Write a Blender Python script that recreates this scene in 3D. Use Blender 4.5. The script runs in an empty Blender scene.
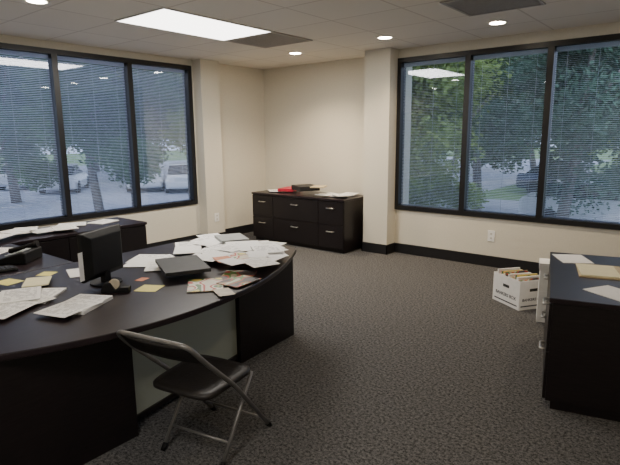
import bpy, bmesh, math, random
from mathutils import Vector, Matrix, noise
random.seed(7)
C = bpy.context.scene.collection
D = bpy.data

# ------------------------------------------------------------ materials
def new_mat(name):
    m = D.materials.new(name); m.use_nodes = True
    nt = m.node_tree
    return m, nt, nt.nodes['Principled BSDF']

def mat(name, col, rough=.5, metal=0, var=.12, scale=20, bump=0, stretch=(1,1,1), spec=.5, coat=0, trans=0):
    m, nt, b = new_mat(name)
    tc = nt.nodes.new('ShaderNodeTexCoord'); mp = nt.nodes.new('ShaderNodeMapping')
    mp.inputs['Scale'].default_value = stretch
    nz = nt.nodes.new('ShaderNodeTexNoise'); nz.inputs['Scale'].default_value = scale
    nz.inputs['Detail'].default_value = 4
    cr = nt.nodes.new('ShaderNodeValToRGB')
    cr.color_ramp.elements[0].position = .3; cr.color_ramp.elements[1].position = .7
    cr.color_ramp.elements[0].color = (*[c*(1-var) for c in col], 1)
    cr.color_ramp.elements[1].color = (*[min(1, c*(1+var)) for c in col], 1)
    nt.links.new(tc.outputs['Object'], mp.inputs['Vector'])
    nt.links.new(mp.outputs['Vector'], nz.inputs['Vector'])
    nt.links.new(nz.outputs['Fac'], cr.inputs['Fac'])
    nt.links.new(cr.outputs['Color'], b.inputs['Base Color'])
    b.inputs['Roughness'].default_value = rough
    b.inputs['Metallic'].default_value = metal
    b.inputs['Specular IOR Level'].default_value = spec
    b.inputs['Coat Weight'].default_value = coat
    if bump:
        bp = nt.nodes.new('ShaderNodeBump'); bp.inputs['Strength'].default_value = bump
        bp.inputs['Distance'].default_value = .01
        nt.links.new(nz.outputs['Fac'], bp.inputs['Height'])
        nt.links.new(bp.outputs['Normal'], b.inputs['Normal'])
    if trans:
        tl = nt.nodes.new('ShaderNodeBsdfTranslucent'); nt.links.new(cr.outputs['Color'], tl.inputs['Color'])
        mx = nt.nodes.new('ShaderNodeMixShader'); mx.inputs[0].default_value = trans
        nt.links.new(b.outputs[0], mx.inputs[1]); nt.links.new(tl.outputs[0], mx.inputs[2])
        nt.links.new(mx.outputs[0], nt.nodes['Material Output'].inputs['Surface'])
    return m

def emit(name, col, s):
    m, nt, b = new_mat(name)
    b.inputs['Base Color'].default_value = (*col, 1)
    b.inputs['Emission Color'].default_value = (*col, 1)
    b.inputs['Emission Strength'].default_value = s
    return m

M = {}
M['wall'] = mat('cream_wall_paint', (.70, .665, .575), .75, var=.03, scale=60, bump=.05)
M['base'] = mat('dark_baseboard_vinyl', (.012, .012, .014), .4)
M['frame'] = mat('black_window_aluminium', (.008, .008, .010), .4, var=.1)
M['wood'] = mat('espresso_wood_veneer', (.010, .007, .008), .38, var=.35, scale=14, stretch=(8, 1, 8), spec=.4)
M['woodtop'] = mat('espresso_wood_top', (.016, .010, .013), .33, var=.3, scale=10, stretch=(8, 1, 8), spec=.40)
M['metal'] = mat('brushed_steel', (.65, .64, .62), .3, 1, var=.08)
M['tube'] = mat('grey_painted_steel_tube', (.20, .195, .195), .4, .5, var=.1)
M['black'] = mat('black_plastic', (.006, .006, .007), .55, var=.15, spec=.25)
M['vinyl'] = mat('black_vinyl', (.014, .012, .012), .45, var=.2, scale=60, bump=.15)
M['white'] = mat('white_paper', (.84, .84, .84), .7, var=.03)
M['card'] = mat('white_cardboard', (.86, .85, .83), .75, var=.04)
M['plate'] = mat('white_wall_plate', (.88, .88, .87), .4, var=.02)
M['slat'] = mat('white_blind_slat', (.74, .75, .80), .5, var=.03, trans=.5)
M['slot'] = mat('dark_slot', (.02, .02, .02), .6)
M['vent'] = mat('grey_vent_metal', (.34, .32, .30), .5, var=.06)
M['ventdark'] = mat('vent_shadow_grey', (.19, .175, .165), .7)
M['canring'] = mat('white_trim_ring', (.7, .68, .64), .4, var=.02)
M['yellow'] = mat('yellow_note_paper', (.80, .72, .22), .7, var=.04)
M['paleyellow'] = mat('legal_pad_paper', (.78, .74, .50), .7, var=.04)
M['brass'] = mat('brass', (.6, .42, .12), .3, 1)
M['red'] = mat('red_folder_card', (.50, .02, .05), .5)
M['charcoal'] = mat('charcoal_folder', (.022, .023, .025), .55, spec=.3)
M['greybook'] = mat('grey_binder', (.30, .32, .32), .55)
M['manila'] = mat('manila_card', (.55, .45, .28), .7)
M['beige'] = mat('beige_brochure', (.5, .43, .33), .5)
M['orange'] = mat('orange_print', (.6, .18, .05), .5)
M['bluep'] = mat('blue_print', (.08, .15, .32), .5)
M['blackprint'] = mat('dark_printing_ink', (.03, .03, .04), .5)
M['asphalt'] = mat('asphalt', (.46, .48, .55), .9, var=.12, scale=3)
M['grass'] = mat('grass', (.20, .31, .13), .9, var=.3, scale=2)
M['bark'] = mat('tree_bark', (.20, .18, .17), .9, var=.4, scale=8)
M['leaf1'] = mat('leaves_dark_green', (.09, .18, .08), .7, var=.5, scale=.9, trans=.35)  # leaf colours partly paled and blued in place of haze
M['leaf2'] = mat('leaves_yellow_green', (.25, .35, .10), .7, var=.4, scale=.9, trans=.4)
M['leaf3'] = mat('leaves_blue_green', (.10, .19, .13), .7, var=.5, scale=.9, trans=.35)
M['carwhite'] = mat('white_car_paint', (.80, .82, .86), .25, var=.02, coat=.5)
M['carsilver'] = mat('silver_car_paint', (.55, .57, .62), .3, .3, var=.02, coat=.5)
M['cardark'] = mat('dark_car_paint', (.03, .05, .10), .25, .3, var=.02, coat=.5)
M['carglass'] = mat('dark_car_glass', (.03, .035, .045), .08, var=.02)
M['tyre'] = mat('rubber_tyre', (.03, .03, .03), .8)
M['troff'] = emit('fluorescent_lens', (1, .96, .90), 6)
M['lamp'] = emit('lamp_face', (1, .88, .68), 60)

# printed paper: procedural text-like lines
def printed(name, base, ink, rows=42, amt=.6):
    m, nt, b = new_mat(name)
    tc = nt.nodes.new('ShaderNodeTexCoord'); sx = nt.nodes.new('ShaderNodeSeparateXYZ')
    nt.links.new(tc.outputs['Generated'], sx.inputs['Vector'])
    mul = nt.nodes.new('ShaderNodeMath'); mul.operation = 'MULTIPLY'; mul.inputs[1].default_value = rows
    nt.links.new(sx.outputs['Y'], mul.inputs[0])
    fr = nt.nodes.new('ShaderNodeMath'); fr.operation = 'FRACT'; nt.links.new(mul.outputs[0], fr.inputs[0])
    lt = nt.nodes.new('ShaderNodeMath'); lt.operation = 'LESS_THAN'; lt.inputs[1].default_value = .45
    nt.links.new(fr.outputs[0], lt.inputs[0])
    nz = nt.nodes.new('ShaderNodeTexNoise'); nz.inputs['Scale'].default_value = 7
    nt.links.new(tc.outputs['Generated'], nz.inputs['Vector'])
    g = nt.nodes.new('ShaderNodeMath'); g.operation = 'GREATER_THAN'; g.inputs[1].default_value = .47
    nt.links.new(nz.outputs['Fac'], g.inputs[0])
    m1 = nt.nodes.new('ShaderNodeMath'); m1.operation = 'MULTIPLY'
    nt.links.new(lt.outputs[0], m1.inputs[0]); nt.links.new(g.outputs[0], m1.inputs[1])
    def inside(out, a, c):
        x = nt.nodes.new('ShaderNodeMath'); x.operation = 'GREATER_THAN'; x.inputs[1].default_value = a
        y = nt.nodes.new('ShaderNodeMath'); y.operation = 'LESS_THAN'; y.inputs[1].default_value = c
        z = nt.nodes.new('ShaderNodeMath'); z.operation = 'MULTIPLY'
        nt.links.new(out, x.inputs[0]); nt.links.new(out, y.inputs[0])
        nt.links.new(x.outputs[0], z.inputs[0]); nt.links.new(y.outputs[0], z.inputs[1])
        return z.outputs[0]
    a = inside(sx.outputs['X'], .1, .9); c = inside(sx.outputs['Y'], .1, .92)
    m2 = nt.nodes.new('ShaderNodeMath'); m2.operation = 'MULTIPLY'
    nt.links.new(a, m2.inputs[0]); nt.links.new(c, m2.inputs[1])
    m3 = nt.nodes.new('ShaderNodeMath'); m3.operation = 'MULTIPLY'
    nt.links.new(m1.outputs[0], m3.inputs[0]); nt.links.new(m2.outputs[0], m3.inputs[1])
    m4 = nt.nodes.new('ShaderNodeMath'); m4.operation = 'MULTIPLY'; m4.inputs[1].default_value = amt
    nt.links.new(m3.outputs[0], m4.inputs[0])
    mx = nt.nodes.new('ShaderNodeMix'); mx.data_type = 'RGBA'
    mx.inputs['A'].default_value = (*base, 1); mx.inputs['B'].default_value = (*ink, 1)
    nt.links.new(m4.outputs[0], mx.inputs['Factor'])
    nt.links.new(mx.outputs['Result'], b.inputs['Base Color'])
    b.inputs['Roughness'].default_value = .65
    return m
M['print'] = printed('printed_white_paper', (.86, .86, .86), (.12, .12, .13))
M['form'] = printed('printed_form_paper', (.80, .80, .77), (.15, .17, .2), 20, .45)

def picture(name, cols, scale=4):
    m, nt, b = new_mat(name)
    tc = nt.nodes.new('ShaderNodeTexCoord')
    nz = nt.nodes.new('ShaderNodeTexNoise'); nz.inputs['Scale'].default_value = scale; nz.inputs['Detail'].default_value = 0
    nt.links.new(tc.outputs['Generated'], nz.inputs['Vector'])
    cr = nt.nodes.new('ShaderNodeValToRGB'); cr.color_ramp.interpolation = 'CONSTANT'
    e = cr.color_ramp.elements
    n = len(cols)
    e[0].position = 0; e[0].color = (*cols[0], 1)
    e[1].position = .35+.3*(n-1)/n; e[1].color = (*cols[-1], 1)
    for i in range(1, n-1):
        x = e.new(.35+.3*i/n); x.color = (*cols[i], 1)
    nt.links.new(nz.outputs['Fac'], cr.inputs['Fac']); nt.links.new(cr.outputs['Color'], b.inputs['Base Color'])
    b.inputs['Roughness'].default_value = .4
    return m
M['mag1'] = picture('colour_magazine_print', [(.65,.6,.5),(.50,.05,.03),(.7,.65,.55),(.08,.2,.06),(.75,.60,.15)], 2.4)
M['mag2'] = picture('brochure_photo_print', [(.06,.05,.05),(.45,.04,.03),(.10,.24,.05),(.55,.50,.40),(.60,.16,.04)], 2.0)

# carpet
m, nt, b = new_mat('charcoal_speckled_carpet')
tc = nt.nodes.new('ShaderNodeTexCoord')
n1 = nt.nodes.new('ShaderNodeTexNoise'); n1.inputs['Scale'].default_value = 55; n1.inputs['Detail'].default_value = 6; n1.inputs['Roughness'].default_value = .85
cr = nt.nodes.new('ShaderNodeValToRGB'); e = cr.color_ramp.elements
nt.links.new(tc.outputs['Object'], n1.inputs['Vector'])
nt.links.new(n1.outputs['Fac'], cr.inputs['Fac'])
e[0].position = .40; e[0].color = (.018, .018, .019, 1)
e[1].position = .60; e[1].color = (.166, .162, .163, 1)
nt.links.new(cr.outputs['Color'], b.inputs['Base Color'])
b.inputs['Roughness'].default_value = .95; b.inputs['Specular IOR Level'].default_value = .1
bp = nt.nodes.new('ShaderNodeBump'); bp.inputs['Strength'].default_value = .3; bp.inputs['Distance'].default_value = .004
nt.links.new(n1.outputs['Fac'], bp.inputs['Height']); nt.links.new(bp.outputs['Normal'], b.inputs['Normal'])
M['carpet'] = m

# ceiling tiles
TP = .7; CU0 = -4.86; CV0 = 3.0
m, nt, b = new_mat('acoustic_ceiling_tiles')
tc = nt.nodes.new('ShaderNodeTexCoord'); mp = nt.nodes.new('ShaderNodeMapping')
mp.inputs['Location'].default_value = (-CU0, -CV0, 0)
br = nt.nodes.new('ShaderNodeTexBrick'); br.offset = 0; br.squash = 1
br.inputs['Scale'].default_value = 1; br.inputs['Mortar Size'].default_value = .011
br.inputs['Mortar Smooth'].default_value = .3
br.inputs['Brick Width'].default_value = .80; br.inputs['Row Height'].default_value = TP
br.inputs['Color1'].default_value = (.79, .76, .70, 1); br.inputs['Color2'].default_value = (.76, .73, .67, 1)
br.inputs['Mortar'].default_value = (.60, .56, .51, 1)
nt.links.new(tc.outputs['Object'], mp.inputs['Vector']); nt.links.new(mp.outputs['Vector'], br.inputs['Vector'])
nz = nt.nodes.new('ShaderNodeTexNoise'); nz.inputs['Scale'].default_value = 90
nt.links.new(tc.outputs['Object'], nz.inputs['Vector'])
bp = nt.nodes.new('ShaderNodeBump'); bp.inputs['Strength'].default_value = .2; bp.inputs['Distance'].default_value = .004
nt.links.new(nz.outputs['Fac'], bp.inputs['Height']); nt.links.new(bp.outputs['Normal'], b.inputs['Normal'])
nt.links.new(br.outputs['Color'], b.inputs['Base Color']); b.inputs['Roughness'].default_value = .9
M['ceil'] = m

# window glass (clear pane with mirror-like interior reflections)
m, nt, b = new_mat('window_glass')
nt.nodes.remove(b)
tr = nt.nodes.new('ShaderNodeBsdfTransparent'); tr.inputs['Color'].default_value = (.84, .87, .92, 1)
gl = nt.nodes.new('ShaderNodeBsdfGlossy'); gl.inputs['Roughness'].default_value = .0
gl.inputs['Color'].default_value = (.9, .92, 1, 1)
lw = nt.nodes.new('ShaderNodeFresnel'); lw.inputs['IOR'].default_value = 1.5
mx = nt.nodes.new('ShaderNodeMixShader')
nt.links.new(lw.outputs[0], mx.inputs[0]); nt.links.new(tr.outputs[0], mx.inputs[1]); nt.links.new(gl.outputs[0], mx.inputs[2])
nt.links.new(mx.outputs[0], nt.nodes['Material Output'].inputs['Surface'])
M['glass'] = m
# frosted panel
m, nt, b = new_mat('frosted_green_glass')
b.inputs['Base Color'].default_value = (.34, .38, .345, 1); b.inputs['Roughness'].default_value = .45
nz = nt.nodes.new('ShaderNodeTexNoise'); nz.inputs['Scale'].default_value = 200
bp = nt.nodes.new('ShaderNodeBump'); bp.inputs['Strength'].default_value = .1
nt.links.new(nz.outputs['Fac'], bp.inputs['Height']); nt.links.new(bp.outputs['Normal'], b.inputs['Normal'])
M['frost'] = m

# ------------------------------------------------------------ mesh helpers
def box(bm, x0, x1, y0, y1, z0, z1):
    vs = [bm.verts.new(p) for p in [(x0,y0,z0),(x1,y0,z0),(x1,y1,z0),(x0,y1,z0),(x0,y0,z1),(x1,y0,z1),(x1,y1,z1),(x0,y1,z1)]]
    for q in [(0,3,2,1),(4,5,6,7),(0,1,5,4),(1,2,6,5),(2,3,7,6),(3,0,4,7)]:
        bm.faces.new([vs[i] for i in q])

def prism(bm, poly, z0, z1):
    a = [bm.verts.new((x, y, z0)) for x, y in poly]; c = [bm.verts.new((x, y, z1)) for x, y in poly]
    n = len(poly)
    bm.faces.new(a[::-1]); bm.faces.new(c)
    for i in range(n):
        bm.faces.new([a[i], a[(i+1) % n], c[(i+1) % n], c[i]])

def tube(bm, pts, r, n=10):
    pts = [Vector(p) for p in pts]
    rings = []
    prev = None
    rr = r if isinstance(r, (list, tuple)) else [r]*len(pts)
    for i, p in enumerate(pts):
        if i == 0: t = pts[1]-p
        elif i == len(pts)-1: t = p-pts[i-1]
        else: t = (pts[i+1]-p).normalized()+(p-pts[i-1]).normalized()
        t.normalize()
        if prev is None:
            a = Vector((0, 0, 1)) if abs(t.z) < .9 else Vector((1, 0, 0))
            nrm = t.cross(a).normalized()
        else:
            nrm = (prev - t*prev.dot(t)).normalized()
        prev = nrm; bn = t.cross(nrm)
        rings.append([bm.verts.new(p+(nrm*math.cos(2*math.pi*k/n)+bn*math.sin(2*math.pi*k/n))*rr[i]) for k in range(n)])
    for a, c in zip(rings, rings[1:]):
        for k in range(n):
            f = bm.faces.new([a[k], a[(k+1) % n], c[(k+1) % n], c[k]]); f.smooth = True
    bm.faces.new(rings[0][::-1]); bm.faces.new(rings[-1])

def cyl(bm, c, r, z0, z1, n=24):
    tube(bm, [(c[0], c[1], z0), (c[0], c[1], z1)], r, n)

def arc_pts(pts, rad=.05, seg=5):
    P = [Vector(p) for p in pts]; out = [P[0]]
    for i in range(1, len(P)-1):
        a = (P[i-1]-P[i]); c = (P[i+1]-P[i])
        d = min(rad, a.length*.45, c.length*.45)
        s = P[i]+a.normalized()*d; e2 = P[i]+c.normalized()*d
        for k in range(seg+1):
            t = k/seg
            out.append(s*(1-t)**2+P[i]*2*t*(1-t)+e2*t*t)
    out.append(P[-1]); return out

def obj(name, fn, m, parent=None, loc=(0,0,0), rot=(0,0,0), off=(0,0,0), bevel=0, kind=None, label=None, cat=None, group=None, smooth=False):
    me = D.meshes.new(name); bm = bmesh.new(); fn(bm)
    if any(off):
        bmesh.ops.translate(bm, verts=bm.verts, vec=[-v for v in off])
    bmesh.ops.recalc_face_normals(bm, faces=bm.faces)
    bm.to_mesh(me); bm.free()
    if smooth:
        for p in me.polygons: p.use_smooth = True
    o = D.objects.new(name, me); C.objects.link(o)
    if m: me.materials.append(M[m] if isinstance(m, str) else m)
    o.parent = parent; o.location = loc; o.rotation_euler = rot
    if bevel:
        bv = o.modifiers.new('bevel', 'BEVEL'); bv.width = bevel; bv.segments = 2; bv.limit_method = 'ANGLE'
    if kind: o['kind'] = kind
    if label: o['label'] = label
    if cat: o['category'] = cat
    if group: o['group'] = group
    return o

def thing(name, loc, label, cat, rot=0, group=None):
    o = D.objects.new(name, None); C.objects.link(o); o.empty_display_size = .1
    o.location = loc; o.rotation_euler = (0, 0, rot)
    o['label'] = label; o['category'] = cat
    if group: o['group'] = group
    return o

def bx(*a): return lambda bm: box(bm, *a)

# ------------------------------------------------------------ room
UL = -6.46; VB = 6.42; VA = 6.72; HZ = 2.82; SILL = .645; HEAD = 2.72; HEADB = 2.69; UR = 1.1; VN = -1.4
def struct(name, fn, m, **k): return obj(name, fn, m, kind='structure', **k)
struct('floor', bx(UL-.15, UR+.1, VN-.1, VA+.15, -.1, 0), 'carpet')
struct('ceiling', bx(UL-.15, UR+.1, VN-.1, VA+.15, HZ, HZ+.1), 'ceil')
LW0, LW1 = 1.06, 5.10
def wl(bm):
    box(bm, UL-.15, UL, VN, LW0, 0, HZ); box(bm, UL-.15, UL, LW1, VA, 0, HZ)
    box(bm, UL-.15, UL, LW0, LW1, 0, SILL); box(bm, UL-.15, UL, LW0, LW1, HEAD, HZ)
struct('wall_left', wl, 'wall')
BW0, BW1 = -3.62, .27
def wb(bm):
    box(bm, BW1, UR, VB, VB+.15, 0, HZ)
    box(bm, BW0, BW1, VB, VB+.15, 0, SILL); box(bm, BW0, BW1, VB, VB+.15, HEADB, HZ)
struct('wall_back', wb, 'wall')
struct('wall_alcove', bx(UL, -3.8, VA, VA+.15, 0, HZ), 'wall')
struct('wall_right', bx(UR, UR+.1, VN, VB+.15, 0, HZ), 'wall')
struct('wall_front', bx(UL-.15, UR+.1, VN-.1, VN, 0, HZ), 'wall')
struct('wall_pier', bx(UL, -6.27, 5.17, 5.53, 0, HZ), 'wall')
struct('wall_column', bx(-4.02, BW0, 6.20, VA+.1, 0, HZ), 'wall')
def bl(bm):
    box(bm, UL, UL+.015, VN, 5.17, 0, .14); box(bm, UL, UL+.015, 5.53, VA, 0, .14)
    box(bm, UL, -6.255, 5.155, 5.17, 0, .14); box(bm, -6.27, -6.255, 5.155, 5.545, 0, .14)
struct('baseboard_left', bl, 'base')
struct('baseboard_alcove', bx(UL, -4.02, VA-.015, VA, 0, .14), 'base')
def bc(bm):
    box(bm, -4.035, BW0+.015, 6.185, 6.20, 0, .14); box(bm, BW0, BW0+.015, 6.185, VB, 0, .14)
    box(bm, -4.035, -4.02, 6.185, VA-.015, 0, .14)
struct('baseboard_column', bc, 'base')
struct('baseboard_back', bx(BW0, UR, VB-.015, VB, 0, .14), 'base')

FW = .035
def blind(name, axis, a0, a1, pos, label, group, head):
    cx = (a0+a1)/2; w = (a1-a0)-.07
    if axis == 'v': t = thing(name, (pos, cx, SILL), label, 'window blind', math.pi/2, group)
    else: t = thing(name, (cx, pos, SILL), label, 'window blind', 0, group)
    Hh = head-SILL
    def sl(bm):
        z = .07; ang = math.radians(13 if axis == 'u' else -20)
        hw = .0105
        while z < Hh-.1:
            dy = hw*math.cos(ang); dz = hw*math.sin(ang)
            p = [(-dy, -dz), (0, .001), (dy, dz)]
            for (ya, za), (yb, zb) in zip(p, p[1:]):
                vs = [bm.verts.new(q) for q in [(-w/2, ya, z+za), (w/2, ya, z+za), (w/2, yb, z+zb), (-w/2, yb, z+zb)]]
                bm.faces.new(vs)
            z += .0205
    obj('slats', sl, 'slat', t)
    obj('head_rail', bx(-w/2, w/2, -.016, .016, Hh-.10, Hh-.05), 'slat', t)
    obj('bottom_rail', bx(-w/2, w/2, -.014, .014, .042, .058), 'slat', t)
    def cords(bm):
        for x in (-w*.36, 0, w*.36): box(bm, x-.0015, x+.0015, -.017, -.015, .05, Hh-.06)
    obj('ladder_cord', cords, 'slat', t)

def window(name, axis, edges, plane, out, head):
    e0, e1 = edges[0], edges[-1]
    def fr(bm):
        d0, d1 = plane-out*.02, plane+out*.12
        lo, hi = min(d0, d1), max(d0, d1)
        def B(a0, a1, z0, z1, l=lo, h=hi):
            if axis == 'v': box(bm, l, h, a0, a1, z0, z1)
            else: box(bm, a0, a1, l, h, z0, z1)
        B(e0-FW, e1+FW, SILL-.015, SILL+.045); B(e0-FW, e1+FW, head-.05, head+.01)
        for k in edges: B(k-FW, k+FW, SILL+.045, head-.05)
    w = struct(name, fr, 'frame')
    def gl(bm):
        for a, c in zip(edges, edges[1:]):
            g = plane+out*.03
            if axis == 'v': box(bm, min(g, g+out*.004), max(g, g+out*.004), a+FW, c-FW, SILL+.045, head-.05)
            else: box(bm, a+FW, c-FW, min(g, g+out*.004), max(g, g+out*.004), SILL+.045, head-.05)
    g = obj('window_glass', gl, 'glass', w)
LE = [1.06, 2.07, 3.08, 4.09, 5.10]
BE = [-3.60, -2.63, -1.665, -.70, .265]
window('window_1', 'v', LE, UL, -1, HEAD)
window('window_2', 'u', BE, VB, 1, HEADB)
for a, c in zip(LE, LE[1:]):
    blind('window_blind', 'v', a, c, UL-.075, 'pale aluminium mini blind with open slats over parking lot window', 'blinds on the parking lot windows', HEAD)
for a, c in zip(BE, BE[1:]):
    blind('window_blind', 'u', a, c, VB+.075, 'pale aluminium mini blind with open slats over tree-facing window', 'blinds on the tree-facing windows', HEADB)

# ------------------------------------------------------------ ceiling fixtures
def troffer(u0, u1, v0, v1, power, label):
    t = thing('ceiling_light_panel', ((u0+u1)/2, (v0+v1)/2, HZ), label, 'ceiling light', group='recessed fluorescent panels')
    hu, hv_ = (u1-u0)/2, (v1-v0)/2
    def fr(bm):
        w = .02
        box(bm, -hu, hu, -hv_, -hv_+w, -.010, 0); box(bm, -hu, hu, hv_-w, hv_, -.010, 0)
        box(bm, -hu, -hu+w, -hv_+w, hv_-w, -.010, 0); box(bm, hu-w, hu, -hv_+w, hv_-w, -.010, 0)
    obj('frame', fr, 'canring', t)
    obj('light_lens', bx(-hu+.02, hu-.02, -hv_+.02, hv_-.02, -.008, 0), 'troff', t)
    la = D.lights.new('panel_lamp', 'AREA'); la.shape = 'RECTANGLE'; la.size = hu*2-.08; la.size_y = hv_*2-.08
    la.energy = power; la.color = (1, .93, .83)
    lo = D.objects.new('panel_lamp', la); C.objects.link(lo); lo.parent = t; lo.location = (0, 0, -.02)
troffer(-4.88, -4.06, 2.96, 4.4, 84, 'bright rectangular recessed fluorescent panel in tiled ceiling')
troffer(-1.36, -.66, -.9, .5, 27, 'unseen rectangular fluorescent ceiling panel added for fill light')  # unseen panel behind the view, added for general fill light

def grille(u0, u1, v0, v1, label):
    t = thing('ceiling_vent', ((u0+u1)/2, (v0+v1)/2, HZ), label, 'air vent')
    hu, hv_ = (u1-u0)/2, (v1-v0)/2
    def fr(bm):
        w = .03
        box(bm, -hu, hu, -hv_, -hv_+w, -.012, 0); box(bm, -hu, hu, hv_-w, hv_, -.012, 0)
        box(bm, -hu, -hu+w, -hv_+w, hv_-w, -.012, 0); box(bm, hu-w, hu, -hv_+w, hv_-w, -.012, 0)
    obj('frame', fr, 'vent', t)
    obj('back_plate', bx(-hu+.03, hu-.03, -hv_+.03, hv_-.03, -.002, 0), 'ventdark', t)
    def fins(bm):
        y = -hv_+.045
        while y < hv_-.04:
            box(bm, -hu+.03, hu-.03, y-.008, y+.008, -.010, -.006); y += .03
    obj('louvers', fins, 'vent', t)
grille(-4.86, -4.06, 4.41, 5.1, 'grey square louvered return air vent beside light panel')
grille(-2.10, -1.40, 4.42, 5.1, 'grey square louvered return air vent in tiled ceiling')

def can(u, v, e=85):
    t = thing('recessed_downlight', (u, v, HZ), 'small round recessed downlight with white trim ring', 'ceiling light', group='round recessed downlights')
    def ring(bm):
        n = 32
        for k in range(n):
            a, c = 2*math.pi*k/n, 2*math.pi*(k+1)/n
            P = [(.075, -.004), (.105, -.008), (.11, 0)]
            for (ra, za), (rb, zb) in zip(P, P[1:]):
                bm.faces.new([bm.verts.new(q) for q in [(ra*math.cos(a), ra*math.sin(a), za), (ra*math.cos(c), ra*math.sin(c), za), (rb*math.cos(c), rb*math.sin(c), zb), (rb*math.cos(a), rb*math.sin(a), zb)]])
        bmesh.ops.remove_doubles(bm, verts=bm.verts, dist=.0005)
    obj('trim_ring', ring, 'canring', t)
    obj('lamp_face', lambda bm: cyl(bm, (0, 0), .077, -.005, -.001), 'lamp', t)
    la = D.lights.new('downlight_lamp', 'SPOT'); la.energy = e; la.spot_size = math.radians(130); la.spot_blend = .8
    la.shadow_soft_size = .06; la.color = (1, .79, .53)
    lo = D.objects.new('downlight_lamp', la); C.objects.link(lo); lo.parent = t; lo.location = (0, 0, -.03)
for u, v, e in [(-4.87, 5.72, 190), (-3.32, 5.55, 100), (-2.01, 5.62, 75), (-.65, 5.62, 55), (-4.69, 2.14, 50), (-3.3, .3, 26), (-.5, 2.1, 32), (-5.9, .6, 30)]:  # cans out of view are added as extra fill light
    can(u, v, e)

# ------------------------------------------------------------ wall plates
def outlet(loc, rot, label):
    t = thing('wall_outlet', loc, label, 'electrical outlet', rot)
    obj('cover_plate', bx(-.045, .045, -.008, 0, -.07, .07), 'plate', t, bevel=.002)
    for z in (-.028, .028):
        obj('socket', bx(-.014, .014, -.0098, -.008, z-.011, z+.011), 'canring', t)
        for x in (-.006, .006):
            obj('slot', bx(x-.0015, x+.0015, -.0105, -.0098, z-.006, z+.006), 'slot', t)
outlet((-2.22, VB, .40), 0, 'white duplex wall outlet under the window')
outlet((-6.27, 5.36, .40), math.pi/2, 'white duplex wall outlet on the narrow pier')

# ------------------------------------------------------------ furniture
def bowpoly():
    L = []
    v = .40
    while v <= 3.201:
        k = .30 if v < 1.62 else .222
        L.append((-2.19-k*(v-1.62)**2, v)); v += .10
    return L
def desktop(bm):
    front = bowpoly()
    poly = front+[(front[-1][0]-.05, 3.24), (-3.78, 3.24), (-3.80, 3.2), (-3.80, .40)]
    prism(bm, poly, .705, .74)
o0 = (-2.95, 1.8, 0)
desk = thing('executive_desk', o0, 'large espresso bow-front executive desk with frosted glass front panel', 'desk')
obj('desk_top', desktop, 'woodtop', desk, off=o0, bevel=.006)
def ped_r(bm):
    prism(bm, [(-2.66, 2.45), (-2.72, 3.13), (-3.70, 3.13), (-3.70, 2.45)], 0, .705)
def ped_l(bm):
    prism(bm, [(-2.42, .5), (-2.44, 1.44), (-3.70, 1.44), (-3.70, .5)], 0, .705)
obj('pedestal', ped_r, 'wood', desk, off=o0, bevel=.003)
obj('pedestal', ped_l, 'wood', desk, off=o0, bevel=.003)
obj('modesty_panel', lambda bm: prism(bm, [(-2.53, 1.44), (-2.70, 2.45), (-2.712, 2.45), (-2.542, 1.44)], .07, .66), 'frost', desk, off=o0, label='frosted pale green glass panel')
obj('panel_rail', lambda bm: prism(bm, [(-2.515, 1.44), (-2.685, 2.45), (-2.725, 2.45), (-2.555, 1.44)], .66, .705), 'wood', desk, off=o0)
obj('panel_rail', lambda bm: prism(bm, [(-2.515, 1.44), (-2.685, 2.45), (-2.725, 2.45), (-2.555, 1.44)], .04, .07), 'wood', desk, off=o0)

o1 = (-4.4, 1.2, 0)
br_ = thing('desk_bridge', o1, 'espresso bridge worktop joining desk and window credenza', 'desk')
obj('bridge_top', bx(-4.985, -3.805, .5, 1.82, .705, .74), 'woodtop', br_, off=o1, bevel=.005)
obj('side_panel', bx(-4.98, -3.82, .52, .55, 0, .705), 'wood', br_, off=o1)

def handle(parent, loc, length, rot):
    def h(bm):
        a = length/2
        tube(bm, arc_pts([(-a, 0, 0), (-a, -.030, 0), (a, -.030, 0), (a, 0, 0)], .01, 3), .008, 8)
    obj('handle', h, 'metal', parent, loc=loc, rot=rot, label='brushed silver bar handle')

def credenza(name, loc, rot, W, Dp, Hh, cols, label, hl=.12, cat='credenza', over=.0):
    t = thing(name, loc, label, cat, rot)
    obj('body', bx(-W/2+.01, W/2-.01, -Dp/2+.02, Dp/2-.005, .06, Hh-.03), 'wood', t)
    obj('plinth', bx(-W/2+.03, W/2-.03, -Dp/2+.05, Dp/2-.02, 0, .06), 'wood', t)
    obj('worktop', bx(-W/2, W/2, -Dp/2, Dp/2, Hh-.03, Hh), 'woodtop', t, bevel=.004)
    x = -W/2+.015
    tot = W-.03
    for frac, rows in cols:
        w = tot*frac
        z = .065; hh = (Hh-.04-.065)
        for r in rows:
            h = hh*r
            d = obj('drawer', bx(-w/2+.003, w/2-.003, -.018, 0, .003, h-.003), 'wood', t, loc=(x+w/2, -Dp/2+.02, z), bevel=.002)
            handle(d, (0, -.018, h*.72), hl, (0, 0, 0))
            z += h
        x += w
    return t
credenza('credenza', (-5.02, 6.17, 0), 0, 1.84, .68, .785, [(.25, (.5, .5)), (.5, (.5, .5)), (.25, (.5, .5))],
         'dark espresso credenza with silver handles against the recessed wall')
credenza('window_credenza', (-5.30, 1.90, 0), math.pi/2, 2.7, .62, .74, [(.34, (.5, .5)), (.33, (.5, .5)), (.33, (.5, .5))],
         'dark espresso credenza with drawers beneath the parking lot window')
az = math.radians(14.0)
Lc, Dc = 1.33, .75
cc = Vector((-.722, 3.15)) + Vector((-math.sin(az), math.cos(az)))*Lc/2 + Vector((math.cos(az), math.sin(az)))*Dc/2
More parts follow.
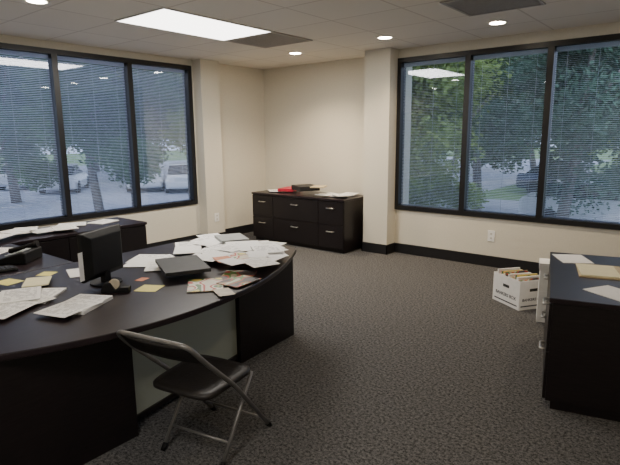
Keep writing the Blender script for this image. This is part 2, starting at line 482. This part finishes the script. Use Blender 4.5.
credenza('file_cabinet', (cc.x, cc.y, 0), -math.pi/2+az, Lc, Dc, .72, [(.5, (.5, .5)), (.5, (.5, .5))],
         'low black wood file cabinet with silver handles beside file boxes', cat='cabinet')

# ------------------------------------------------------------ folding chair
ch = thing('folding_chair', (-2.07, 1.71, 0), 'black metal folding chair with grey tube legs by the desk', 'chair', math.radians(12))
X = .222
def frame_front(bm):
    P = [(-X+.02, .225, .012), (-X, -.13, .43), (-X-.01, -.38, .67), (-X+.0, -.46, .765), (X-.0, -.46, .765), (X+.01, -.38, .67), (X, -.13, .43), (X-.02, .225, .012)]
    tube(bm, arc_pts(P, .06, 6), .012, 12)
obj('leg', frame_front, 'tube', ch, label='bent grey steel tube frame with front feet')
for s in (-1, 1):
    obj('leg', lambda bm: tube(bm, [(s*(X-.027), .07, .415), (s*(X-.027), -.225, .012)], .0105, 12), 'tube', ch)
    obj('foot_cap', lambda bm: tube(bm, [(s*(X-.0195), .207, .034), (s*(X-.0205), .233, .0)], .015, 12), 'black', ch)
    obj('foot_cap', lambda bm: tube(bm, [(s*(X-.027), -.209, .034), (s*(X-.027), -.234, .0)], .0145, 12), 'black', ch)
obj('crossbar', lambda bm: tube(bm, [(-X+.027, -.155, .11), (X-.027, -.155, .11)], .007, 8), 'tube', ch)
obj('crossbar', lambda bm: tube(bm, [(-X+.016, .155, .095), (X-.016, .155, .095)], .007, 8), 'tube', ch)
def seat(bm):
    n = 48; L = []
    for k in range(n):
        a = 2*math.pi*k/n
        cx = math.copysign(abs(math.cos(a))**.34, math.cos(a)); cy = math.copysign(abs(math.sin(a))**.34, math.sin(a))
        L.append((cx*(.200+.006*cy), -.110+cy*.205))
    c0 = (0, -.110)
    rings = []
    for sc, z in [(.93, .405), (1, .415), (1, .432), (.96, .44), (.8, .437), (.4, .43)]:
        rings.append([bm.verts.new((c0[0]+(x-c0[0])*sc, c0[1]+(y-c0[1])*sc, z)) for x, y in L])
    for a, c in zip(rings, rings[1:]):
        for k in range(n): bm.faces.new([a[k], a[(k+1) % n], c[(k+1) % n], c[k]])
    bm.faces.new(rings[0][::-1]); bm.faces.new(rings[-1])
obj('seat', seat, 'vinyl', ch, smooth=True)
def back(bm):
    nx, nz = 16, 4
    g = []
    for side in (0, 1):
        rows = []
        for j in range(nz+1):
            r = []
            for i in range(nx+1):
                tx = i/nx*2-1; tz = j/nz
                x = tx*(X+.004)
                z = .645+tz*.11
                if abs(tx) > .85:
                    k = (abs(tx)-.85)/.15; z = .645+.055+(tz-.5)*.11*(1-.25*k*k)
                y = -.385-(z-.67)*.8-.028*(1-tx*tx)+side*.012
                r.append(bm.verts.new((x, y, z)))
            rows.append(r)
        g.append(rows)
    for side in (0, 1):
        for j in range(nz):
            for i in range(nx): bm.faces.new([g[side][j][i], g[side][j][i+1], g[side][j+1][i+1], g[side][j+1][i]])
    for i in range(nx):
        bm.faces.new([g[0][0][i], g[0][0][i+1], g[1][0][i+1], g[1][0][i]]); bm.faces.new([g[0][nz][i], g[0][nz][i+1], g[1][nz][i+1], g[1][nz][i]])
    for j in range(nz):
        bm.faces.new([g[0][j][0], g[0][j+1][0], g[1][j+1][0], g[1][j][0]]); bm.faces.new([g[0][j][nx], g[0][j+1][nx], g[1][j+1][nx], g[1][j][nx]])
obj('backrest', back, 'vinyl', ch, smooth=True)

# ------------------------------------------------------------ papers and desk items
placed = []
def corners(u, v, a, w, h):
    c, s = math.cos(a), math.sin(a)
    return [(u+x*c-y*s, v+x*s+y*c) for x, y in ((-w/2, -h/2), (w/2, -h/2), (w/2, h/2), (-w/2, h/2))]
def overlap(A, B):
    for P_ in (A, B):
        for i in range(2):
            ex, ey = P_[i+1][0]-P_[i][0], P_[i+1][1]-P_[i][1]
            a = [x*ex+y*ey for x, y in A]; b_ = [x*ex+y*ey for x, y in B]
            if max(a) <= min(b_) or max(b_) <= min(a): return False
    return True
def sheet(u, v, deg, w=.216, h=.279, m='print', name='paper_sheet', label='loose printed white paper sheet', cat='paper', base=.74, th=.001, curl=.002, group=None):
    A = corners(u, v, math.radians(deg), w+.004, h+.004)
    z = base+.0004
    for (B, b0, pz) in placed:
        if b0 == base and overlap(A, B): z = max(z, pz)
    placed.append((A, base, z+th+curl*.5+.0004))
    ph_ = random.uniform(0, 6)
    def f(bm):
        nx, ny = 6, 6
        g = {}
        for s in (0, 1):
            for i in range(nx+1):
                for j in range(ny+1):
                    x = (i/nx-.5)*w; y = (j/ny-.5)*h
                    k = curl*max(0, (abs(i/nx-.5)*2)**3*math.sin(ph_+j/ny*2))*.5 if curl else 0
                    g[s, i, j] = bm.verts.new((x, y, s*th+k))
        for i in range(nx):
            for j in range(ny):
                for s in (0, 1): bm.faces.new([g[s, i, j], g[s, i+1, j], g[s, i+1, j+1], g[s, i, j+1]])
        for i in range(nx):
            for j in (0, ny): bm.faces.new([g[0, i, j], g[0, i+1, j], g[1, i+1, j], g[1, i, j]])
        for j in range(ny):
            for i in (0, nx): bm.faces.new([g[0, i, j], g[0, i, j+1], g[1, i, j+1], g[1, i, j]])
    return obj(name, f, m, loc=(u, v, z), rot=(0, 0, math.radians(deg)), label=label, cat=cat, group=group)
G1 = 'papers strewn on the executive desk'
def P(u, v, d, **k):
    k.setdefault('group', G1); return sheet(u, v, d, **k)
STK = dict(name='paper_stack', label='stack of white printed documents on the desk')
# far end of the desk
P(-3.62, 2.98, 20, th=.014, **STK); P(-3.55, 2.74, -35); P(-3.66, 3.06, 70)
P(-3.05, 3.05, 50, th=.024, **STK); P(-2.95, 3.08, 15, m='form'); P(-2.90, 2.98, -20); P(-3.2, 2.80, 70, th=.022, **STK); P(-3.15, 2.62, 30)
P(-3.46, 2.22, 35); P(-3.0, 2.62, -10, th=.012, **STK); P(-2.87, 2.72, 40); P(-2.80, 2.92, 75, m='form')
P(-3.32, 2.28, 75); P(-2.97, 2.47, 15, m='white'); P(-3.1, 2.92, -40, m='white'); P(-3.45, 2.88, 12, m='white')
P(-3.36, 2.55, 50, m='white'); P(-3.05, 2.78, 5); P(-2.95, 2.86, 62, m='white'); P(-3.36, 2.12, 40, m='white')
sheet(-2.74, 2.56, 20, .22, .28, 'mag1', 'magazine', 'glossy magazine with warm coloured cover among papers', 'magazine', th=.006)
P(-2.64, 2.74, -30); P(-2.56, 2.62, 12, m='white'); P(-2.74, 2.84, 55, th=.012, **STK)
sheet(-2.80, 2.44, 65, .12, .18, 'orange', 'leaflet', 'bright orange leaflet among white papers', 'leaflet')
P(-2.66, 2.66, 48, w=.15, h=.21, m='white')
sheet(-3.38, 3.05, 62, .24, .30, 'greybook', 'ring_binder', 'grey closed binder lying on scattered papers', 'binder', th=.025, curl=0)
P(-3.14, 2.14, 50, m='form', th=.004)
sheet(-2.88, 2.13, 64, .30, .44, 'charcoal', 'folder', 'charcoal closed presentation folder on the desk', 'folder', th=.024, curl=0)
sheet(-2.50, 2.30, 35, .22, .28, 'mag2', 'brochure', 'glossy brochure with red and green photographs', 'brochure', th=.004)
sheet(-2.47, 2.48, 70, .20, .26, 'form', 'brochure', 'pale brochure with fine grey print', 'brochure', th=.003)
sheet(-2.50, 2.02, 50, .22, .28, 'mag1', 'brochure', 'glossy brochure with red and green pictures near desk edge', 'brochure', th=.004)
sheet(-2.38, 2.20, 5, .18, .24, 'mag2', 'magazine', 'colourful magazine lying on brochures at desk edge', 'magazine', th=.004)
P(-2.62, 2.36, 80, w=.13, h=.20, m='white')
sheet(-2.28, 1.98, 65, .10, .15, 'beige', 'leaflet', 'small beige leaflet at the desk edge', 'leaflet')
sheet(-2.74, 1.77, 30, .14, .14, 'yellow', 'sticky_note', 'yellow square sticky note near tape dispenser', 'sticky note', curl=.004)
sheet(-2.96, 1.86, 20, .06, .08, 'orange', 'sticky_note', 'small orange note beside dark folder', 'sticky note')
# near end
P(-2.76, 1.34, 28, th=.020, label='thick stack of stapled printed pages', name='paper_stack', curl=0); P(-2.72, 1.25, 18, th=.003)
P(-3.13, 1.26, 40, th=.012, **STK); P(-3.05, 1.14, 10, m='form'); P(-3.25, 1.10, -20); P(-2.98, 1.02, 30); P(-3.18, 1.18, 65, th=.004)
sheet(-3.37, 1.36, 60, .15, .21, 'paleyellow', 'notepad', 'pale yellow notepad among loose papers', 'notepad', th=.006, curl=0)
sheet(-3.62, 1.28, 15, .15, .12, 'yellow', 'sticky_note', 'yellow sticky note on dark desk', 'sticky note', curl=.004)
sheet(-3.50, 1.48, 35, .10, .10, 'yellow', 'sticky_note', 'small yellow sticky note on dark desk', 'sticky note', curl=.004)
sheet(-3.24, 0.94, 35, .10, .10, 'yellow', 'sticky_note', 'small yellow sticky note on dark desk', 'sticky note', curl=.004)
P(-3.48, 1.70, 70, w=.16, h=.25, m='white')
G2 = 'papers on the window credenza'
for u, v, d in [(-5.40, 2.95, 20), (-5.45, 2.62, -30), (-5.35, 2.50, 40), (-5.25, 2.25, 5), (-5.42, 2.12, 60), (-5.28, 1.95, -12), (-5.15, 1.75, 33), (-5.38, 1.62, 80), (-5.2, 2.42, 75), (-5.33, 2.02, 15)]:
    sheet(u, v, d, group=G2, m=random.choice(['print', 'form', 'white']), label='white paper on the window credenza', th=.006)
for u, v, d in [(-4.5, 1.15, 20), (-4.15, 1.0, -30), (-4.72, 1.6, 40)]:
    sheet(u, v, d, group=G2, label='white paper on the bridge worktop')
# credenza items
G3 = 'papers on the alcove credenza'
CZ = .785
for u, v, d in [(-5.72, 6.32, 10), (-5.66, 6.10, 50), (-4.70, 6.30, 70), (-4.45, 6.15, 35), (-4.34, 6.32, 15), (-4.58, 6.05, 80), (-4.30, 6.05, 55)]:
    sheet(u, v, d, group=G3, th=.010, base=CZ, label='white papers on the alcove credenza')
sheet(-5.45, 6.24, 15, .28, .38, 'red', 'folder', 'bright red closed folder on credenza', 'folder', base=CZ, th=.04, curl=0)
sheet(-5.04, 6.12, 60, .32, .40, 'charcoal', 'ring_binder', 'black closed binder on credenza', 'binder', base=CZ, th=.07, curl=0)
sheet(-4.70, 6.02, 25, .20, .28, 'manila', 'folder', 'manila folder near white papers on credenza', 'folder', base=CZ, th=.015, curl=0)
# cabinet items
sheet(-.84, 4.27, 30, base=.72, m='white', th=.004, label='white paper at the far end of file cabinet')
sheet(-.60, 3.97, 15, .28, .38, 'manila', 'folder', 'manila folder on file cabinet', 'folder', base=.72, th=.008, curl=0)
sheet(-.61, 3.95, 18, .24, .32, 'paleyellow', 'legal_pad', 'pale yellow legal pad on manila folder', 'notepad', base=.72, th=.008, curl=0)
sheet(-.43, 3.47, 60, base=.72, m='white', th=.004, label='white paper on file cabinet')

# monitor (seen from behind)
mo = thing('computer_monitor', (-3.08, 1.67, .7405), 'small black flat monitor seen from its back', 'monitor', math.radians(-66))
obj('stand_base', lambda bm: tube(bm, [(0, 0, 0), (0, 0, .012)], .10, 28), 'black', mo)
obj('stand_neck', bx(-.03, .03, -.02, .02, .01, .17), 'black', mo, bevel=.006)
def shell(bm):
    a = [(-.20, .05), (.20, .05), (.20, .36), (-.20, .36)]
    c = [(-.15, .09), (.15, .09), (.15, .32), (-.15, .32)]
    va = [bm.verts.new((x, -.03, z)) for x, z in a]; vb = [bm.verts.new((x, -.005, z)) for x, z in a]; vc = [bm.verts.new((x, .03, z)) for x, z in c]
    bm.faces.new(va)
    for r0, r1 in ((va, vb), (vb, vc)):
        for k in range(4): bm.faces.new([r0[k], r0[(k+1) % 4], r1[(k+1) % 4], r1[k]])
    bm.faces.new(vc[::-1])
obj('monitor_shell', shell, 'black', mo, bevel=.006)
obj('screen', bx(-.185, .185, -.0315, -.0305, .07, .345), 'carglass', mo, label='dark switched-off screen')
obj('attached_note', bx(.165, .235, -.004, -.0025, .07, .25), 'white', mo, label='pale paper note attached to the monitor edge')
# desk phone
ph = thing('desk_phone', (-4.20, 1.58, .7405), 'black office desk phone with handset', 'telephone', math.radians(-50))
def pb(bm):
    pr = [(-.12, 0), (.12, 0), (.12, .085), (.09, .09), (-.12, .03)]
    a = [bm.verts.new((-.13, y, z)) for y, z in pr]; c = [bm.verts.new((.13, y, z)) for y, z in pr]
    bm.faces.new(a); bm.faces.new(c[::-1])
    for k in range(5): bm.faces.new([a[k], c[k], c[(k+1) % 5], a[(k+1) % 5]])
obj('phone_base', pb, 'black', ph, bevel=.008)
obj('handset', lambda bm: tube(bm, [(-.09, -.11, .052), (-.09, -.07, .068), (-.09, 0, .088), (-.09, .07, .106), (-.09, .11, .116)], [.028, .020, .016, .020, .028], 12), 'black', ph)
kbk = [obj('key', bx(-.01, .01, -.008, .008, 0, .008), 'greybook', ph, loc=(-.02+i*.03, -.07+j*.03, .0425+j*.0085)) for i in range(3) for j in range(4)]
obj('display', bx(-.03, .10, .052, .085, .079, .094), 'greybook', ph)
# keyboard
kb = thing('keyboard', (-3.98, 1.25, .7405), 'black computer keyboard on desk', 'keyboard', math.radians(80))
obj('keyboard_base', bx(-.21, .21, -.07, .07, 0, .018), 'black', kb, bevel=.004)
def kk(bm):
    for i in range(14):
        for j in range(5): box(bm, -.2+i*.0285, -.177+i*.0285, -.062+j*.025, -.041+j*.025, .018, .024)
kx = obj('keys', kk, 'charcoal', kb); kx['kind'] = 'stuff'
# tape dispenser
td = thing('tape_dispenser', (-2.84, 1.60, .7405), 'black tape dispenser beside yellow sticky note', 'tape dispenser', math.radians(40))
def tdb(bm):
    pr = [(-.085, 0), (.085, 0), (.085, .035), (.03, .035), (0, .02), (-.03, .065), (-.065, .06), (-.085, .02)]
    a = [bm.verts.new((x, -.025, z)) for x, z in pr]; c = [bm.verts.new((x, .025, z)) for x, z in pr]
    bm.faces.new(a); bm.faces.new(c[::-1])
    for k in range(len(pr)): bm.faces.new([a[k], c[k], c[(k+1) % len(pr)], a[(k+1) % len(pr)]])
obj('dispenser_body', tdb, 'black', td, bevel=.004)
obj('tape_roll', lambda bm: tube(bm, [(-.01, -.012, .05), (-.01, .012, .05)], .032, 24), 'beige', td)
# brass pen cup
pc = thing('pen_cup', (-5.12, 1.42, .7405), 'brass coloured pen cup on the window credenza', 'pen holder')
obj('cup', lambda bm: tube(bm, [(0, 0, 0), (0, 0, .10)], .04, 24), 'brass', pc)
for k in range(3):
    obj('pen', lambda bm: tube(bm, [(.01*k-.01, .01, .09), (.03*k-.03, .03-.02*k, .17)], .004, 8), ['black', 'bluep', 'red'][k], pc)

# ------------------------------------------------------------ file boxes
def filebox(name, u, v, z, w, d, h, rot, label, text=True, lid=False):
    t = thing(name, (u, v, z), label, 'storage box', rot, 'white cardboard file boxes')
    th = .006
    def body(bm):
        box(bm, -w/2, w/2, -d/2, d/2, 0, th)
        box(bm, -w/2, w/2, -d/2, -d/2+th, th, h); box(bm, -w/2, w/2, d/2-th, d/2, th, h)
        box(bm, -w/2, -w/2+th, -d/2+th, d/2-th, th, h); box(bm, w/2-th, w/2, -d/2+th, d/2-th, th, h)
    obj('box_body', body, 'card', t)
    obj('hand_hole', bx(-.045, .045, -d/2-.0012, -d/2, h*.62, h*.62+.028), 'slot', t)
    if text:
        obj('hand_hole', bx(-w/2-.0012, -w/2, -.045, .045, h*.62, h*.62+.028), 'slot', t)
        obj('printed_band', bx(-w/2+.02, w/2-.02, -d/2-.0008, -d/2, .03, .042), 'blackprint', t)
        obj('printed_band', bx(-w/2-.0008, -w/2, -d/2+.03, d/2-.03, .03, .042), 'blackprint', t)
        for nm, ro, lo, sz in (('printed_text', (math.pi/2, 0, 0), (0, -d/2-.001, h*.30), .038), ('printed_text', (math.pi/2, 0, -math.pi/2), (-w/2-.001, 0, h*.30), .046)):
            cu = D.curves.new('tmp', 'FONT'); cu.body = 'BANKERS BOX'; cu.size = sz; cu.align_x = 'CENTER'; cu.extrude = .0004; cu.offset = .0008
            to = D.objects.new('tmp', cu); C.objects.link(to)
            bpy.context.view_layer.update()
            me = D.meshes.new_from_object(to.evaluated_get(bpy.context.evaluated_depsgraph_get()))
            D.objects.remove(to)
            po = D.objects.new(nm, me); C.objects.link(po); po.parent = t
            me.materials.clear(); me.materials.append(M['blackprint'])
            po.location = lo; po.rotation_euler = ro
    if lid:
        def l(bm):
            box(bm, -w/2-.008, w/2+.008, -d/2-.008, d/2+.008, h, h+.006)
            box(bm, -w/2-.008, w/2+.008, -d/2-.008, -d/2-.002, h-.05, h); box(bm, -w/2-.008, w/2+.008, d/2+.002, d/2+.008, h-.05, h)
            box(bm, -w/2-.008, -w/2-.002, -d/2-.002, d/2+.002, h-.05, h); box(bm, w/2+.002, w/2+.008, -d/2-.002, d/2+.002, h-.05, h)
        obj('box_lid', l, 'card', t)
    return t
c39, s39 = math.cos(math.radians(39)), math.sin(math.radians(39))
def UV(x, y): return (x*c39-y*s39, x*s39+y*c39)
bu, bv_ = UV(2.10, 4.93)
brot = math.radians(39+17)
filebox('file_box', bu, bv_, 0, .32, .40, .29, brot, 'open white cardboard file box stuffed with magazines and papers')
mm = Matrix.Rotation(brot, 3, 'Z')
for k in range(9):
    q = mm @ Vector((0, -.165+k*.041, 0))
    o = obj('magazine', bx(-.13, .13, -.009, .009, 0, .285+.012*(k % 3)), ['mag2', 'card', 'mag1', 'manila', 'white', 'mag2', 'card', 'mag1', 'white'][k],
        loc=(bu+q.x, bv_+q.y, .008), rot=(math.radians(-3), math.radians([-2, 1, 2, -2, 1, 0, -2, 2, 1][k]), brot), label='magazine standing on edge inside the file box', cat='magazine', group='magazines in the file box')
b2u, b2v = UV(2.245, 4.425)
filebox('file_box', b2u, b2v, 0, .34, .20, .29, math.radians(15.5), 'closed white cardboard file box under another box', text=False)
filebox('file_box', b2u, b2v, .291, .34, .20, .25, math.radians(15.5), 'white lidded cardboard file box stacked on another box', text=False, lid=True)

# ------------------------------------------------------------ outside
GZ = -1.1
struct('ground_outside', bx(-90, 60, -30, 110, GZ-.1, GZ), 'grass')
struct('parking_lot_outside', bx(-50, -9.0, -25, 60, GZ, GZ+.02), 'asphalt')
struct('driveway_outside', bx(-9.0, 40, 12.5, 22, GZ, GZ+.02), 'asphalt')

def leafmesh(name, R, H0, Ht, n, m, blobs, seed, leaf=.08):
    rnd = random.Random(seed)
    me = D.meshes.new(name); vs = []; fs = []
    B = []
    for k in range(blobs):
        a = rnd.uniform(0, 2*math.pi); r = R*rnd.uniform(.1, .85); z = rnd.uniform(H0, Ht)
        B.append((r*math.cos(a), r*math.sin(a), z, R*rnd.uniform(.22, .45)))
    for i in range(n):
        bx_, by_, bz_, br2 = B[i % blobs]
        d = Vector((rnd.gauss(0, 1), rnd.gauss(0, 1), rnd.gauss(0, 1))).normalized()*br2*rnd.random()**.35*rnd.uniform(.8, 1.25)
        p = Vector((bx_, by_, bz_))+Vector((d.x, d.y, d.z*.75))
        s = leaf*rnd.uniform(.6, 1.3)
        a = Vector((rnd.gauss(0, 1), rnd.gauss(0, 1), rnd.gauss(0, .6))).normalized(); b2 = a.cross(Vector((rnd.gauss(0, 1), rnd.gauss(0, 1), rnd.gauss(0, 1)))).normalized()
        k = len(vs)
        vs += [p-a*s, p+b2*s*.5, p+a*s, p-b2*s*.5]; fs.append((k, k+1, k+2, k+3))
    me.from_pydata([tuple(v) for v in vs], [], fs); me.materials.append(M[m]); return me
def trunkmesh(name, H, R, seed, lean=0):
    rnd = random.Random(seed); me = D.meshes.new(name); bm = bmesh.new()
    pts = []; x = y = 0
    for k in range(8):
        pts.append((x, y, H*k/7)); x += rnd.uniform(-.12, .12)+lean; y += rnd.uniform(-.12, .12)
    tube(bm, pts, [R*(1-.1*k) for k in range(8)], 8)
    for k in range(9):
        i = rnd.randint(2, 6); p = Vector(pts[i]); a = rnd.uniform(0, 6.28); L = rnd.uniform(1.2, 2.6)
        q = p+Vector((math.cos(a)*L*.5, math.sin(a)*L*.5, L*.35)); r = p+Vector((math.cos(a)*L, math.sin(a)*L, L*.9))
        tube(bm, [p, q, r], [R*.4, R*.28, R*.12], 6)
    bm.to_mesh(me); bm.free(); me.materials.append(M['bark']); return me
LM = [leafmesh('tree_crown_a', 2.6, 1.8, 6.5, 34000, 'leaf1', 38, 1), leafmesh('tree_crown_b', 2.4, 1.4, 6.2, 32000, 'leaf2', 38, 2), leafmesh('tree_crown_c', 2.8, 1.8, 7.0, 34000, 'leaf3', 40, 3)]
TM = [trunkmesh('tree_trunk_a', 6, .16, 4), trunkmesh('tree_trunk_b', 6, .12, 5, .12), trunkmesh('tree_trunk_c', 6.5, .2, 6, -.08)]
def tree(u, v, k, s, rz):
    t = thing('tree', (u, v, GZ), ['dark green leafy tree outside the window', 'yellow-green leafy tree outside the window', 'bluish green leafy tree outside the window'][k], 'tree', rz, 'trees outside the windows')
    t.scale = (s, s, s)
    for nm, me in (('trunk', TM[k]), ('foliage', LM[k])):
        o = D.objects.new(nm, me); C.objects.link(o); o.parent = t
def at(px, Dd):
    return UV((px-310)/519*Dd, Dd)
TL = [(at(98, 14.5), 0, .95), (at(10, 22), 2, 1.1), (at(150, 32), 1, 1.3), (at(-100, 15), 2, .9), (at(95, 42), 0, 1.7), (at(205, 46), 0, 1.8), (at(-20, 48), 2, 1.9), (at(55, 33), 2, 1.4),
      (at(402, 11.8), 1, .80), (at(572, 12.7), 2, .83), (at(482, 18), 0, 1.1), (at(625, 21), 1, 1.1), (at(400, 26), 2, 1.4), (at(540, 29), 1, 1.5), (at(640, 35), 0, 1.7), (at(455, 40), 1, 1.8)]
for i, ((u, v), k, s) in enumerate(TL): tree(u, v, k, s, i*1.7)
SM = leafmesh('shrub_leaves', 1.0, .3, .9, 6000, 'leaf2', 14, 9, .06)
for i, (u, v) in enumerate([at(450, 9.6), at(540, 9.0)]):
    t = D.objects.new('shrub', SM); C.objects.link(t); t.location = (u, v, GZ); t.rotation_euler = (0, 0, i*1.1)
    t['label'] = 'low leafy green shrub outside the window'; t['category'] = 'shrub'; t['group'] = 'shrubs outside the windows'

def car(u, v, rot, m, label):
    t = thing('parked_car', (u, v, GZ+.02), label, 'car', rot, 'cars in the parking lot')
    def loft(secs):
        def f(bm):
            rings = []
            for x, hw, z0, z1 in secs:
                rings.append([bm.verts.new(p) for p in [(x, -hw, z0), (x, hw, z0), (x, hw*1.02, (z0+z1)/2), (x, hw*.9, z1), (x, -hw*.9, z1), (x, -hw*1.02, (z0+z1)/2)]])
            for a, c in zip(rings, rings[1:]):
                for k in range(6): bm.faces.new([a[k], a[(k+1) % 6], c[(k+1) % 6], c[k]])
            bm.faces.new(rings[0]); bm.faces.new(rings[-1][::-1])
        return f
    obj('car_body', loft([(-2.2, .75, .35, .8), (-2.1, .85, .25, .92), (-1.3, .9, .22, .95), (.9, .9, .22, .92), (1.9, .86, .22, .78), (2.2, .75, .3, .62)]), m, t, bevel=.04)
    obj('car_windows', loft([(-1.75, .74, .93, .98), (-1.2, .72, .92, 1.36), (.1, .70, .92, 1.38), (1.05, .74, .88, .93)]), 'carglass', t, bevel=.03)
    obj('car_roof', loft([(-1.25, .66, 1.35, 1.41), (-.6, .68, 1.36, 1.45), (.15, .65, 1.35, 1.41)]), m, t, bevel=.02)
    for x in (-1.35, 1.35):
        for s in (-1, 1):
            obj('wheel', lambda bm: tube(bm, [(x, s*.92, .32), (x, s*.72, .32)], .32, 20), 'tyre', t)
for (px, Dd, r, m, l) in [(182, 27, 2.5, 'carwhite', 'white parked sedan'), (145, 27.5, 2.5, 'carwhite', 'white parked sedan'), (62, 27, 2.5, 'carwhite', 'white parked sedan with tinted windows'), (22, 29, 2.5, 'carsilver', 'silver parked sedan')]:
    u, v = at(px, Dd); car(u, v, r, m, l+' outside the window')
u, v = at(612, 14.6); car(u, v, .1, 'carwhite', 'white sedan parked near trees'); u, v = at(575, 23.5); car(u, v, 0, 'cardark', 'dark blue sedan parked near trees')

# ------------------------------------------------------------ world + sun + camera
w = D.worlds.new('world'); bpy.context.scene.world = w; w.use_nodes = True
bg = w.node_tree.nodes['Background']; bg.inputs['Color'].default_value = (.68, .77, .98, 1); bg.inputs['Strength'].default_value = 2.1
sl_ = D.lights.new('fill_sun', 'SUN'); sl_.energy = 1.2; sl_.angle = .2; sl_.color = (1, .95, .82)  # weak sun added to brighten the tree sides facing the room
so = D.objects.new('fill_sun', sl_); C.objects.link(so); so.location = (3, -3, 12)
so.rotation_euler = Vector((-.55, .55, -.75)).to_track_quat('-Z', 'Y').to_euler()

f = 510.0; p = math.atan(97/f); phi = math.radians(.5)
R0 = Vector((1, 0, 0)); F = Vector((0, math.cos(p), -math.sin(p))); U0 = Vector((0, math.sin(p), math.cos(p)))
R = math.cos(phi)*R0-math.sin(phi)*U0; U = math.sin(phi)*R0+math.cos(phi)*U0
m3 = Matrix((R, U, -F)).transposed()
m3 = Matrix.Rotation(math.radians(39), 3, 'Z') @ m3
cd = D.cameras.new('camera'); co = D.objects.new('camera', cd); C.objects.link(co)
cd.sensor_width = 36; cd.lens = 36*f/620; cd.clip_start = .05; cd.clip_end = 300
co.matrix_world = Matrix.Translation((0, 0, 1.68)) @ m3.to_4x4()
bpy.context.scene.camera = co
